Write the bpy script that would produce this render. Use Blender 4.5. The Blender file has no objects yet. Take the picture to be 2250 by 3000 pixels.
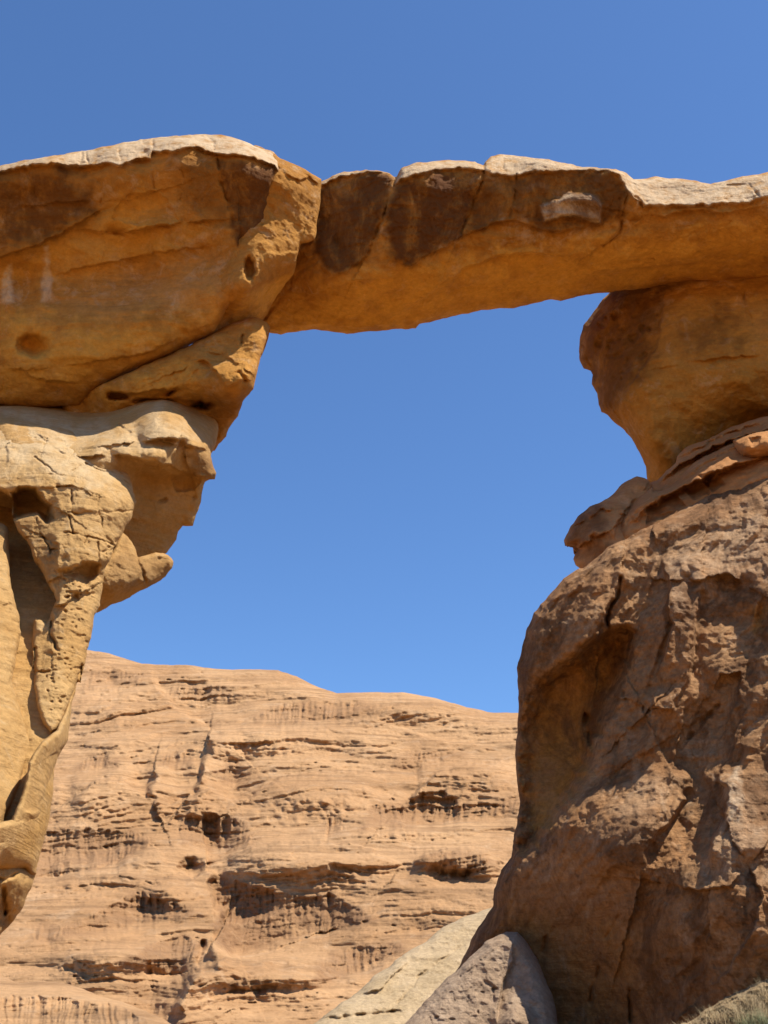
import bpy, math, random
import numpy as np
R = math.radians
scene = bpy.context.scene
COL = scene.collection

# ------------------------------------------------------------------ camera, sky, sun, exposure
PITCH, VF, EYE = R(24), R(48), 1.6
TV = math.tan(VF / 2); TH = TV * 0.75
cam = bpy.data.cameras.new('camera'); cam.sensor_fit = 'VERTICAL'; cam.sensor_height = 24
cam.lens = 12 / TV; cam.clip_end = 5000; cam.clip_start = 0.1
camo = bpy.data.objects.new('camera', cam); COL.objects.link(camo)
camo.location = (0, 0, EYE); camo.rotation_euler = (R(90) + PITCH, 0, 0)
scene.camera = camo
SUN_EL, SUN_AZ = R(62), R(103)            # azimuth measured clockwise from +Y (view heading)
sd = (math.cos(SUN_EL) * math.sin(SUN_AZ), math.cos(SUN_EL) * math.cos(SUN_AZ), math.sin(SUN_EL))
world = bpy.data.worlds.new('World'); scene.world = world; world.use_nodes = True
wn = world.node_tree.nodes; wl = world.node_tree.links; wn.clear()
sky = wn.new('ShaderNodeTexSky'); sky.sky_type = 'NISHITA'; sky.sun_disc = False
sky.sun_elevation = SUN_EL; sky.sun_rotation = SUN_AZ
sky.altitude = 900; sky.air_density = 1.0; sky.dust_density = 0.4; sky.ozone_density = 10
bg = wn.new('ShaderNodeBackground'); bg.inputs[1].default_value = 0.13
wo = wn.new('ShaderNodeOutputWorld')
hs = wn.new('ShaderNodeHueSaturation'); hs.inputs['Saturation'].default_value = 1.03
wl.new(sky.outputs[0], hs.inputs['Color']); wl.new(hs.outputs[0], bg.inputs[0]); wl.new(bg.outputs[0], wo.inputs[0])
sun = bpy.data.lights.new('sun', 'SUN'); sun.energy = 5.0; sun.angle = R(0.5); sun.color = (1, 0.955, 0.88)
suno = bpy.data.objects.new('sun', sun); COL.objects.link(suno)
from mathutils import Vector
suno.rotation_euler = Vector(sd).to_track_quat('Z', 'Y').to_euler(); suno.location = (20, -10, 40)
scene.view_settings.view_transform = 'Standard'; scene.view_settings.look = 'None'
scene.view_settings.exposure = 0.5; scene.view_settings.gamma = 1
scene.cycles.max_bounces = 8; scene.cycles.diffuse_bounces = 5

# ------------------------------------------------------------------ noise
def _h(i, j, k, s):
    h = (i.astype(np.int64) * 73856093) ^ (j.astype(np.int64) * 19349663) ^ (k.astype(np.int64) * 83492791) ^ (s * 2654435761)
    h &= 0xFFFFFFFF
    h = ((h ^ (h >> 15)) * 0x2C1B3C6D) & 0xFFFFFFFF
    h = ((h ^ (h >> 12)) * 0x297A2D39) & 0xFFFFFFFF
    return (h ^ (h >> 15)) & 0xFFFFFFFF

def noise(x, y, z, seed=0):
    x, y, z = np.broadcast_arrays(x, y, z)
    xi, yi, zi = np.floor(x), np.floor(y), np.floor(z)
    xf, yf, zf = (x - xi), (y - yi), (z - zi)
    u, v, w = [t * t * t * (t * (t * 6 - 15) + 10) for t in (xf, yf, zf)]
    xi = xi.astype(np.int64); yi = yi.astype(np.int64); zi = zi.astype(np.int64)
    out = 0
    for a in (0, 1):
        for b in (0, 1):
            for c in (0, 1):
                h = _h(xi + a, yi + b, zi + c, seed)
                gx = ((h & 1023) / 511.5 - 1); gy = (((h >> 10) & 1023) / 511.5 - 1); gz = (((h >> 20) & 1023) / 511.5 - 1)
                wt = (u if a else 1 - u) * (v if b else 1 - v) * (w if c else 1 - w)
                out = out + wt * (gx * (xf - a) + gy * (yf - b) + gz * (zf - c))
    return out * 1.3

def fbm(x, y, z, seed=0, oct=4, gain=0.5, ridge=False):
    t = 0; a = 1; f = 1
    for o in range(oct):
        n = noise(x * f, y * f, z * f, seed + o * 17)
        if ridge: n = 0.5 - 2 * np.abs(n)
        t = t + a * n; a *= gain; f *= 2.03
    return t

def sst(a, b, x):
    t = np.clip((x - a) / (b - a), 0, 1); return t * t * (3 - 2 * t)

# ------------------------------------------------------------------ tracing helpers: all in the 2250 x 3000 frame of the photo
ZO = {0: (0, 0, .73733), 1: (0, 350, 1.659), 2: (700, 400, 1.0703), 3: (0, 1100, 2.37), 4: (0, 1900, 2.0114), 5: (1550, 750, 2.2114),
      6: (1350, 1600, 1.8433), 7: (900, 2200, 1.2289), 8: (100, 1850, 1.106)}
def Z(k, s):
    ox, oy, sc = ZO[k]; o = []
    for t in s.split():
        v = [float(q) for q in t.split(',')]
        o.append([v[0] / sc + ox, v[1] / sc + oy] + v[2:])
    return o

def rays(px, py):
    u = (px - 1125) / 1125 * TH; v = (1500 - py) / 1500 * TV
    dy = math.cos(PITCH) - v * math.sin(PITCH); dz = math.sin(PITCH) + v * math.cos(PITCH)
    return u / dy, dz / dy                   # x and z gained per metre travelled along +Y

def seg_dist(px, py, line, closed=False):
    """distance, signed distance (travel right: + is up; travel down: + is right) to a polyline"""
    L = np.array([p[:2] for p in line], float)
    if closed: L = np.vstack([L, L[:1]])
    best = np.full(px.shape, 1e18); sg = np.zeros(px.shape); nx = np.zeros(px.shape); ny = np.zeros(px.shape)
    for (ax, ay), (bx, by) in zip(L[:-1], L[1:]):
        dx, dy = bx - ax, by - ay; ll = dx * dx + dy * dy + 1e-9
        t = np.clip(((px - ax) * dx + (py - ay) * dy) / ll, 0, 1)
        qx = ax + t * dx; qy = ay + t * dy
        d = (px - qx) ** 2 + (py - qy) ** 2
        m = d < best
        best = np.where(m, d, best)
        c = -(dx * (py - ay) - dy * (px - ax))
        sg = np.where(m, np.sign(c), sg); nx = np.where(m, qx, nx); ny = np.where(m, qy, ny)
    return np.sqrt(best), sg, nx, ny

def inside(px, py, poly):
    P = np.array([p[:2] for p in poly], float); n = len(P); r = np.zeros(px.shape, bool)
    j = n - 1
    for i in range(n):
        xi, yi = P[i]; xj, yj = P[j]
        if yi != yj:
            c = ((yi > py) != (yj > py)) & (px < (xj - xi) * (py - yi) / (yj - yi) + xi)
            r ^= c
        j = i
    return r

def sdist(px, py, poly):                      # positive inside
    d, _, nx, ny = seg_dist(px, py, poly, True)
    return np.where(inside(px, py, poly), d, -d), nx, ny

def near(line, x, y, pad):
    a = np.array([p[:2] for p in line]); lo = a.min(0) - pad; hi = a.max(0) + pad
    return (x > lo[0]) & (x < hi[0]) & (y > lo[1]) & (y < hi[1])

# relief features: functions of frame position that return metres of push-back
def groove(line, w, d):
    def f(x, y):
        o = np.zeros(x.shape); m = near(line, x, y, 5 * w)
        if m.any():
            ds = seg_dist(x[m], y[m], line)[0]; o[m] = d * np.exp(-(ds / w) ** 2) * (.25 + .9 * sst(-.35, .35, noise(x[m] / 38, y[m] / 38, w, 91)))
        return o
    return f
def lip(line, h, L, soft=3, back=0, Lb=60, ends=1):
    a = np.array([p[:2] for p in line], float)
    def f(x, y):
        o = np.zeros(x.shape); m = near(line, x, y, 5 * max(L, Lb if back else 0))
        if m.any():
            X, Y = x[m], y[m]
            ds, sg, nx, ny = seg_dist(X, Y, line); s = ds * sg
            r = -h * np.exp(-np.maximum(s, 0) / L) * sst(-soft, soft, s) + back * np.exp(-np.maximum(-s, 0) / Lb) * sst(soft, -soft, s)
            if ends:                              # fade towards the two ends
                e = np.minimum(np.hypot(X - a[0, 0], Y - a[0, 1]), np.hypot(X - a[-1, 0], Y - a[-1, 1]))
                r = r * sst(0, 0.25 * np.hypot(*(a[-1] - a[0])) + 1, e)
            o[m] = r
        return o
    return f
def bump(c, rx, ry, h, rot=0, p=2):
    cr, sr = math.cos(R(rot)), math.sin(R(rot)); cx, cy = c[0][:2]
    def f(x, y):
        a = ((x - cx) * cr + (y - cy) * sr) / rx; b = (-(x - cx) * sr + (y - cy) * cr) / ry
        return -h * np.exp(-(a * a + b * b) ** (p / 2))
    return f
def patch(poly, h, soft):
    def f(x, y):
        o = np.zeros(x.shape); m = near(poly, x, y, soft * 1.5)
        if m.any(): o[m] = -h * sst(-soft, soft, sdist(x[m], y[m], poly)[0])
        return o
    return f
def dome(poly, h, rad):
    def f(x, y):
        o = np.zeros(x.shape); m = near(poly, x, y, 2)
        if m.any():
            d = np.clip(sdist(x[m], y[m], poly)[0] / rad, 0, 1); o[m] = -h * np.sqrt(1 - (1 - d) ** 2)
        return o
    return f
def pits(seed, n, poly, r0, r1, d):
    rg = random.Random(seed); P = np.array([p[:2] for p in poly]); lo, hi = P.min(0), P.max(0); pts = []
    while len(pts) < n:
        q = (rg.uniform(lo[0], hi[0]), rg.uniform(lo[1], hi[1]))
        if inside(np.array([q[0]]), np.array([q[1]]), poly)[0]: pts.append((q[0], q[1], rg.uniform(r0, r1) , rg.uniform(.7, 1.8)))
    def f(x, y):
        o = np.zeros(x.shape)
        for (a, b, r, k) in pts:
            m = (abs(x - a) < 3 * r * k) & (abs(y - b) < 3 * r)
            if m.any(): o[m] += d * (r / r1) * np.exp(-(((x[m] - a) / (r * k)) ** 2 + ((y[m] - b) / r) ** 2) ** 1.5)
        return o
    return f

def tps(ctrl, px, py):
    P = np.array(ctrl, float); c = P[:, :2] / 500; v = P[:, 2]; n = len(P)
    def K(d2): return 0.5 * d2 * np.log(d2 + 1e-9)
    d2 = ((c[:, None] - c[None]) ** 2).sum(-1)
    A = np.zeros((n + 3, n + 3)); A[:n, :n] = K(d2) + 2e-3 * np.eye(n)
    A[:n, n] = 1; A[:n, n + 1:] = c; A[n, :n] = 1; A[n + 1:, :n] = c.T
    w = np.linalg.solve(A, np.r_[v, 0, 0, 0])
    x, y = px / 500, py / 500
    o = w[n] + w[n + 1] * x + w[n + 2] * y
    for i in range(n): o = o + w[i] * K((x - c[i, 0]) ** 2 + (y - c[i, 1]) ** 2)
    return o

def rough_outline(poly, amp, seed):
    P = [p[:2] for p in poly]; out = []
    for (ax, ay), (bx, by) in zip(P, P[1:] + P[:1]):
        n = max(1, int(math.hypot(bx - ax, by - ay) / 9))
        for k in range(n): out.append((ax + (bx - ax) * k / n, ay + (by - ay) * k / n))
    A = np.array(out)
    dx = fbm(A[:, 0] / 45, A[:, 1] / 45, 0.3 + seed, seed, 4, .6); dy = fbm(A[:, 0] / 45, A[:, 1] / 45, 7.7 + seed, seed + 5, 4, .6)
    return [tuple(q) for q in np.c_[A[:, 0] + amp * dx, A[:, 1] + amp * dy]]

# ------------------------------------------------------------------ rock bodies
def rock(name, outline, depth, mat, parent=None, feats=(), thick=2.0, rim=(40, .4), backR=160, step=2.6,
         amps=(), tints=(), jit=4, warp=5, seed=1, base=None, smooth=True, calm=()):
    """a closed rock body: visible side, rim and rounded far side; depth = control points (x, y, metres) or a function"""
    poly = rough_outline(outline, jit, seed)
    P = np.array(poly); lo = P.min(0) - step; hi = P.max(0) + step
    nx = int((hi[0] - lo[0]) / step) + 2; ny = int((hi[1] - lo[1]) / step) + 2
    GX, GY = np.meshgrid(lo[0] + np.arange(nx) * step, lo[1] + np.arange(ny) * step)
    ins = inside(GX, GY, poly)
    cell = ins[:-1, :-1] | ins[1:, :-1] | ins[:-1, 1:] | ins[1:, 1:]
    used = np.zeros(GX.shape, bool)
    used[:-1, :-1] |= cell; used[1:, :-1] |= cell; used[:-1, 1:] |= cell; used[1:, 1:] |= cell
    rows, cols = np.nonzero(used)
    px = GX[used].copy(); py = GY[used].copy(); isin = ins[used]
    d, _, qx, qy = seg_dist(px, py, poly, True) if len(px) < 9e5 else (None,) * 4
    px[~isin] = qx[~isin]; py[~isin] = qy[~isin]; d[~isin] = 0
    idx = np.full(GX.shape, -1); idx[used] = np.arange(len(px))
    a, b, c, e = idx[:-1, :-1][cell], idx[:-1, 1:][cell], idx[1:, 1:][cell], idx[1:, :-1][cell]
    # depth
    Y = depth(px, py) if callable(depth) else tps(depth, px, py)
    wx = px + warp * fbm(px / 60, py / 60, seed * 1.7, seed + 3, 3); wy = py + warp * fbm(px / 60, py / 60, seed * 2.3, seed + 4, 3)
    if warp:
        wx = wx + 5 * fbm(px / 22, py / 22, seed * 3.1, seed + 6, 2); wy = wy + 5 * fbm(px / 22, py / 22, seed * 4.3, seed + 7, 2)
    for f in feats: Y = Y + f(wx, wy)
    t = 1 - np.clip(d / rim[0], 0, 1); Y = Y + rim[1] * (1 - np.sqrt(np.maximum(0, 1 - t * t)))
    rx, rz = rays(px, py)
    X0, Y0, Z0 = rx * Y, Y.copy(), EYE + rz * Y
    quiet = np.ones(px.shape)
    for (pc, sc_, kc) in calm: quiet = quiet * (1 - kc * sst(-sc_, sc_, sdist(wx, wy, pc)[0]))
    for (amp, wl_, zs, kind) in amps:          # amplitude (m), wavelength (m), vertical squeeze, kind
        q = Z0 * zs + (0.12 * X0 if zs > 1 else 0)
        if kind == 'f': n = fbm(X0 / wl_, Y0 / wl_, q / wl_, seed + 11, 4)
        elif kind == 'r': n = -fbm(X0 / wl_, Y0 / wl_, q / wl_, seed + 23, 4, ridge=True)
        elif kind == 't':                       # thin bedding terraces
            g = q / wl_ + .6 * fbm(X0 / 2.5, Y0 / 2.5, Z0 / 2.5, seed + 31, 3)
            n = noise(X0 * .25, Y0 * .25, g, seed + 37) + .5 * noise(X0 * .6, Y0 * .6, g * 2.7, seed + 41)
        elif kind == 'b':                       # spalled, blocky
            n = np.floor(3 * fbm(X0 / wl_, Y0 / wl_, q / wl_, seed + 51, 3) + .25 * noise(X0 * 6, Y0 * 6, Z0 * 6, 5)) / 3
        elif kind == 'p':                       # pockmarks
            n = np.maximum(0, noise(X0 / wl_, Y0 / wl_, q / wl_, seed + 61) - .22) * 3
        elif kind == 'd':                       # lineation running down to the left
            pr = X0 * .88 - Z0 * .47 + .25 * fbm(X0, Y0, Z0, seed + 65, 2); al = X0 * .47 + Z0 * .88
            n = noise(pr / wl_, Y0 / 2, al / (wl_ * 7), seed + 66) + .6 * noise(pr / wl_ * 2.6, Y0, al / (wl_ * 4), seed + 67)
        Y = Y + amp * n * quiet
    X, Zw = rx * Y, EYE + rz * Y
    # far side: follows the sight line at the foot, level at the top
    top = np.full(GX.shape[1], 1e9); bot = np.full(GX.shape[1], -1e9)
    np.minimum.at(top, cols, py); np.maximum.at(bot, cols, py)
    w = sst(0, .8, (py - top[cols]) / np.maximum(bot[cols] - top[cols], 1))
    tb = np.clip(d / backR, 0, 1); th = 0.03 + thick * np.sqrt(1 - (1 - tb) ** 2) + np.minimum(0, 0)
    YB = np.maximum(Y0, Y) + th
    XB = rx * YB; ZB = Zw + rz * (YB - Y) * w
    n0 = len(px)
    V = np.r_[np.c_[X, Y, Zw], np.c_[XB, YB, ZB]]
    F = [np.c_[a, e, c, b], np.c_[a, b, c, e] + n0]
    ed = np.r_[np.c_[a, e], np.c_[e, c], np.c_[c, b], np.c_[b, a]]
    key = np.sort(ed, 1); key = key[:, 0].astype(np.int64) * n0 + key[:, 1]
    u, inv, cnt = np.unique(key, return_inverse=True, return_counts=True)
    be = ed[cnt[inv] == 1]
    F.append(np.c_[be[:, 1], be[:, 0], be[:, 0] + n0, be[:, 1] + n0])
    F = np.vstack(F)
    bx = np.array(base if base is not None else (parent.location if parent else (float(X0.mean()), float(Y0.min()), max(0., float(Zw.min())))))
    V = V - bx
    me = bpy.data.meshes.new(name)
    me.vertices.add(len(V)); me.vertices.foreach_set('co', V.astype(np.float32).ravel())
    me.loops.add(F.size); me.loops.foreach_set('vertex_index', F.astype(np.int32).ravel())
    me.polygons.add(len(F)); me.polygons.foreach_set('loop_start', np.arange(0, F.size, 4, dtype=np.int32))
    me.update(calc_edges=True); me.validate()
    if smooth: me.shade_smooth()
    dd = {}
    for (at, pl, soft, val) in tints:
        v = val * sst(-soft, soft, sdist(wx, wy, pl)[0] + soft * 1.1 * fbm(px / 40, py / 40, 3.1, seed + 71, 4))
        dd[at] = np.maximum(dd.get(at, 0), v)
    for at in ('stain', 'pale', 'warm'):
        A = me.attributes.new(at, 'FLOAT', 'POINT')
        if at in dd: A.data.foreach_set('value', np.r_[dd[at], dd[at]].astype(np.float32))
    me.materials.append(mat)
    o = bpy.data.objects.new(name, me); COL.objects.link(o)
    if parent: o.parent = parent
    else: o.location = bx
    return o

def tag(o, label=None, cat=None, group=None, kind=None):
    if label: o['label'] = label
    if cat: o['category'] = cat
    if group: o['group'] = group
    if kind: o['kind'] = kind
    return o
def thing(name, loc, label, cat, group=None):
    o = bpy.data.objects.new(name, None); COL.objects.link(o); o.location = loc; o.empty_display_size = .3
    return tag(o, label, cat, group)

# ------------------------------------------------------------------ materials
def sandstone(name, c1, c2, stain, pale, warm, size=1.0, bump_s=.5, bed=(.55, 7.0), bedmix=.35, speck=.3, dark=None):
    m = bpy.data.materials.new(name); m.use_nodes = True; nt = m.node_tree; N = nt.nodes; L = nt.links; N.clear()
    out = N.new('ShaderNodeOutputMaterial'); bs = N.new('ShaderNodeBsdfPrincipled')
    bs.inputs['Roughness'].default_value = .92; bs.inputs['Specular IOR Level'].default_value = .15
    L.new(bs.outputs[0], out.inputs[0])
    geo = N.new('ShaderNodeNewGeometry')
    def nz(scale, detail=6, rough=.6, stretch=None, dist=0.0):
        n = N.new('ShaderNodeTexNoise'); n.inputs['Scale'].default_value = scale / size; n.inputs['Detail'].default_value = detail
        n.inputs['Roughness'].default_value = rough; n.inputs['Distortion'].default_value = dist
        if stretch:
            mp = N.new('ShaderNodeMapping'); mp.inputs['Scale'].default_value = stretch; mp.inputs['Rotation'].default_value = (0.04, 0.1, 0)
            L.new(geo.outputs['Position'], mp.inputs[0]); L.new(mp.outputs[0], n.inputs[0])
        else: L.new(geo.outputs['Position'], n.inputs[0])
        return n.outputs[0]
    def ramp(src, a, b):
        r = N.new('ShaderNodeMapRange'); r.inputs[1].default_value = a; r.inputs[2].default_value = b; r.interpolation_type = 'SMOOTHSTEP'
        L.new(src, r.inputs[0]); return r.outputs[0]
    def mix(f, A, B, mode='MIX'):
        x = N.new('ShaderNodeMix'); x.data_type = 'RGBA'; x.blend_type = mode
        for s, v in ((0, f), (6, A), (7, B)):
            if hasattr(v, 'is_output'): L.new(v, x.inputs[s])
            else: x.inputs[s].default_value = v if s == 0 else (*v, 1)
        return x.outputs[2]
    def math_(op, a, b):
        x = N.new('ShaderNodeMath'); x.operation = op
        for s, v in ((0, a), (1, b)):
            if hasattr(v, 'is_output'): L.new(v, x.inputs[s])
            else: x.inputs[s].default_value = v
        return x.outputs[0]
    def attr(n):
        a = N.new('ShaderNodeAttribute'); a.attribute_name = n; return a.outputs['Fac']
    big = ramp(nz(.45, 5, .62, dist=.4), .38, .62)
    col = mix(big, c1, c2)
    bedn = nz(1.0, 7, .65, (bed[0], bed[0], bed[1]), .3)
    col = mix(math_('MULTIPLY', ramp(bedn, .45, .68), bedmix), col, tuple(v * .62 for v in c2))
    col = mix(math_('MULTIPLY', ramp(nz(2.2, 6, .7, dist=.6), .52, .7), .35), col, pale)
    fine = nz(9, 8, .75)
    col = mix(math_('MULTIPLY', attr('warm'), ramp(nz(1.7, 5), .2, .6)), col, warm)
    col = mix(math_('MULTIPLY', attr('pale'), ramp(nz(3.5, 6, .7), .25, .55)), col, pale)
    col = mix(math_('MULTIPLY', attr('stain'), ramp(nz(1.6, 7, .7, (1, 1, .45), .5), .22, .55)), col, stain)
    if dark: col = mix(math_('MULTIPLY', ramp(nz(.8, 8, .72, (1, 1, .6), .8), .47, .62), .75), col, dark)
    col = mix(speck, col, mix(ramp(fine, .3, .7), (.45, .43, .4), (1.25, 1.25, 1.25)), 'MULTIPLY')
    L.new(col, bs.inputs['Base Color'])
    hgt = math_('ADD', math_('MULTIPLY', nz(7, 9, .72), .6), math_('MULTIPLY', nz(1.6, 6, .7, (bed[0], bed[0], bed[1] * 1.4), .2), .5))
    hgt = math_('ADD', hgt, math_('MULTIPLY', nz(26, 6, .75), .38))
    b = N.new('ShaderNodeBump'); b.inputs['Strength'].default_value = bump_s; b.inputs['Distance'].default_value = .09 * size
    L.new(hgt, b.inputs['Height']); L.new(b.outputs[0], bs.inputs['Normal'])
    return m
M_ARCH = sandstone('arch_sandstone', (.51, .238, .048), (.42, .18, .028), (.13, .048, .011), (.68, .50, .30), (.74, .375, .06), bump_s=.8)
M_PILL = sandstone('pillar_sandstone', (.54, .325, .125), (.47, .26, .085), (.20, .095, .03), (.60, .43, .235), (.48, .25, .06), bump_s=.8)
M_RIGHT = sandstone('varnished_sandstone', (.48, .262, .115), (.37, .182, .072), (.11, .05, .02), (.62, .45, .28), (.50, .225, .045), bump_s=1.0, dark=(.15, .07, .028), speck=.6, bedmix=.3)
M_LEDGE = sandstone('red_sandstone', (.52, .25, .09), (.43, .19, .06), (.18, .07, .022), (.58, .33, .16), (.45, .19, .05), bump_s=.4)
M_PALE = sandstone('pale_sandstone', (.48, .345, .195), (.41, .29, .155), (.22, .15, .09), (.55, .42, .27), (.5, .33, .17), bump_s=.6, speck=.5)
M_GREY = sandstone('grey_sandstone', (.43, .30, .19), (.36, .24, .145), (.2, .15, .1), (.50, .37, .25), (.5, .33, .17), bump_s=.8, speck=.5)
M_HILL = sandstone('hill_sandstone', (.52, .298, .138), (.44, .24, .105), (.25, .13, .06), (.57, .38, .22), (.52, .27, .12), size=9, bump_s=.7, bed=(.35, 11), bedmix=.75)
M_BANK = sandstone('bank_rubble', (.40, .27, .14), (.32, .21, .10), (.2, .13, .07), (.48, .37, .24), (.45, .28, .12), bump_s=1.2, speck=.6)
M_SAND = sandstone('desert_sand', (.37, .20, .075), (.32, .165, .06), (.3, .2, .1), (.40, .23, .10), (.5, .3, .1), size=3, bump_s=.3, bed=(1, 1), bedmix=.1)

STD = [(.10, 1.6, 1, 'f'), (.035, .45, 1, 'f'), (.035, .35, 1, 't')]
# ------------------------------------------------------------------ ground
def ground():
    n = 140; s = np.linspace(-1, 1, n); s = np.sign(s) * np.abs(s) ** 2.2 * 900
    X, Yg = np.meshgrid(s, s + 60)
    r = np.hypot(X, Yg)
    Zg = .35 * fbm(X / 14, Yg / 14, 0.2, 9, 4) * sst(1, 8, r) - .25 + .0 * X
    V = np.c_[X.ravel(), Yg.ravel(), Zg.ravel()]
    i = np.arange(n * n).reshape(n, n); F = np.c_[i[:-1, :-1].ravel(), i[:-1, 1:].ravel(), i[1:, 1:].ravel(), i[1:, :-1].ravel()]
    me = bpy.data.meshes.new('ground'); me.from_pydata(V.tolist(), [], F.tolist()); me.shade_smooth(); me.materials.append(M_SAND)
    o = bpy.data.objects.new('ground', me); COL.objects.link(o); tag(o, kind='structure')
ground()

# ------------------------------------------------------------------ far hillside
BANDS = [  # fluted cliff bands: polygon, steepness cut, flute depth
    (Z(8, '-60,650 180,640 350,645 380,690 250,760 -60,810'), 1.0),
    (Z(8, '470,600 560,590 690,610 705,690 600,705 480,690'), .8),
    (Z(8, '80,955 160,928 240,896 300,860 350,842 420,866 490,896 540,912 300,950 90,985'), 1.0),
    (Z(8, '565,790 620,800 720,820 800,850 960,852 1060,905 1110,935 900,975 760,1010 640,1040 580,1000 600,910'), 1.25),
    (Z(8, '270,1070 380,1020 480,980 545,1010 530,1070 480,1110 300,1110'), 1.0),
    (Z(8, '890,1140 930,1060 1050,1020 1190,1005 1200,1030 1080,1090 950,1140'), 1.0),
    (Z(8, '1050,640 1100,560 1200,560 1260,520 1330,520 1380,560 1480,560 1570,540 1570,590 1400,600 1200,635'), .9),
    (Z(8, '1215,755 1290,720 1370,712 1450,722 1515,745 1400,790 1290,780'), .8),
    (Z(8, '1150,440 1160,395 1280,385 1400,400 1260,420 1240,450'), .6),
    (Z(8, '700,290 760,250 900,225 1100,235 1120,262 920,290 780,302'), .7),
    (Z(8, '150,190 180,130 260,120 360,140 350,170 230,180'), .6),
    (Z(8, '440,215 430,165 520,160 640,190 700,215 560,224'), .6),
    (Z(8, '140,445 170,410 220,395 285,440'), .9),
    (Z(8, '600,480 620,420 660,415 690,490 640,500'), .9),
    (Z(8, '940,640 950,600 1000,600 1005,640 860,660 880,645'), .8),
    (Z(8, '400,440 420,400 500,390 520,440'), .6),
    (Z(8, '-100,1180 20,1170 160,1190 300,1230 420,1290 -100,1290'), .7),
    (Z(8, '1150,950 1250,930 1330,940 1250,960'), .5),
    (Z(8, '290,1180 300,1130 480,1130 440,1200 420,1240 330,1230'), .6),
    (Z(8, '0,960 40,930 90,950 90,1010 0,1000'), .7),
]
def hill_depth(y0, Y0, lin, quad, rowtop, bands, seed, sc=1.0):
    def f(px, py):
        t = (y0 - py) / (y0 - rowtop)
        H = Y0 + lin * t + quad * np.maximum(t, 0) ** 2
        wx = px + 9 * fbm(px / 80, py / 80, 1.3, seed, 3); wy = py + 9 * fbm(px / 90, py / 50, 5.3, seed + 1, 3)
        q = py + .06 * px + 44 * fbm(px / 420, py / 260, 2.2, seed + 2, 3) + 6 * fbm(px / 60, py / 60, 6.2, seed + 22, 2)
        far = H / 150
        # bedding: long thin ledges that follow the warped layers
        H = H + sc * far * (1.5 * noise(px / 700, q / 34., 1.1, seed + 3) + .8 * noise(px / 420, q / 13., 3.1, seed + 4) + .42 * noise(px / 220, q / 6.5, 4.1, seed + 14))
        brk = sst(.05, .35, fbm(px / 150, q / 45, 6.1, seed + 6, 3))
        H = H + sc * far * brk * (.95 * np.maximum(0, noise(px / 38., q / 8., 7.1, seed + 16) - .05) + .65 * np.maximum(0, noise(px / 16., q / 7., 8.1, seed + 17) - .1))
        # fluted cliff bands: steep face recessed towards its foot, floor that comes back out
        for poly, k in bands:
            P = np.array(poly); lo = P.min(0); hi = P.max(0)
            m = (wx > lo[0]) & (wx < hi[0]) & (wy > lo[1] - 40) & (wy < hi[1] + 160)
            if not m.any(): continue
            xs = np.linspace(lo[0], hi[0], 160); tp = np.full(160, 1e9); bt = np.full(160, -1e9)
            for (ax, ay), (bx, by) in zip(poly, poly[1:] + poly[:1]):
                if ax == bx: continue
                u = (xs - ax) / (bx - ax); ok = (u >= 0) & (u <= 1); yy = ay + u * (by - ay)
                tp = np.where(ok, np.minimum(tp, yy), tp); bt = np.where(ok, np.maximum(bt, yy), bt)
            x, y = wx[m], wy[m]
            T = np.interp(x, xs, tp) + 9 * noise(x / 17., 3.3, seed + lo[0], seed + 31) + 4 * noise(x / 7., 1.3, seed + lo[0], seed + 32); Bt = np.interp(x, xs, bt) + 5 * noise(x / 30., 8.3, 1., seed + 33)
            hgt = np.maximum(Bt - T, 1); v = (y - T) / hgt
            drop = (lin + 2 * quad * np.maximum(t[m], 0)) / (y0 - rowtop) * np.minimum(hgt, 170) * (.22 + .36 * k) * sst(0, 100, np.minimum(x - lo[0], hi[0] - x))
            face = np.clip(v, 0, 1); face = face ** .8
            r = drop * np.where(v < 1, face, np.exp(-np.maximum(y - Bt, 0) / 26))
            inb = sst(0, .12, v) * sst(1.12, .9, v) * sst(0, 25, hgt)
            fl = np.abs(noise(x / 11. + .02 * y, y / 110., 2.2, seed + 7)) * 1.6 + np.abs(noise(x / 23., y / 160., 9.2, seed + 8)) * 1.3
            r = r + sc * far[m] * k * inb * (.35 - .8 * fl) * (.35 + .9 * sst(-.25, .3, noise(x / 80., y / 60., 4.4, seed + 15)))
            r = r + sc * far[m] * k * inb * .9 * np.maximum(0, noise(x / 12., y / 10., 5.5, seed + 9) - .15)
            H[m] = H[m] + r
        hole = np.maximum(0, noise(px / 17., py / 7., 7.7, seed + 10) - .42) * sst(.1, .35, noise(px / 200, q / 14., 1.9, seed + 12))
        return H + sc * far * 3 * hole
    return f
ridge = Z(8, '-420,40 -200,30 0,40 100,52 180,60 240,70 300,90 350,105 440,108 520,110 580,120 640,124 700,122 790,125 850,145 920,180 980,200 1060,197 1200,197 1300,215 1400,245 1480,262 1565,264 1700,280 1900,300')
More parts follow.
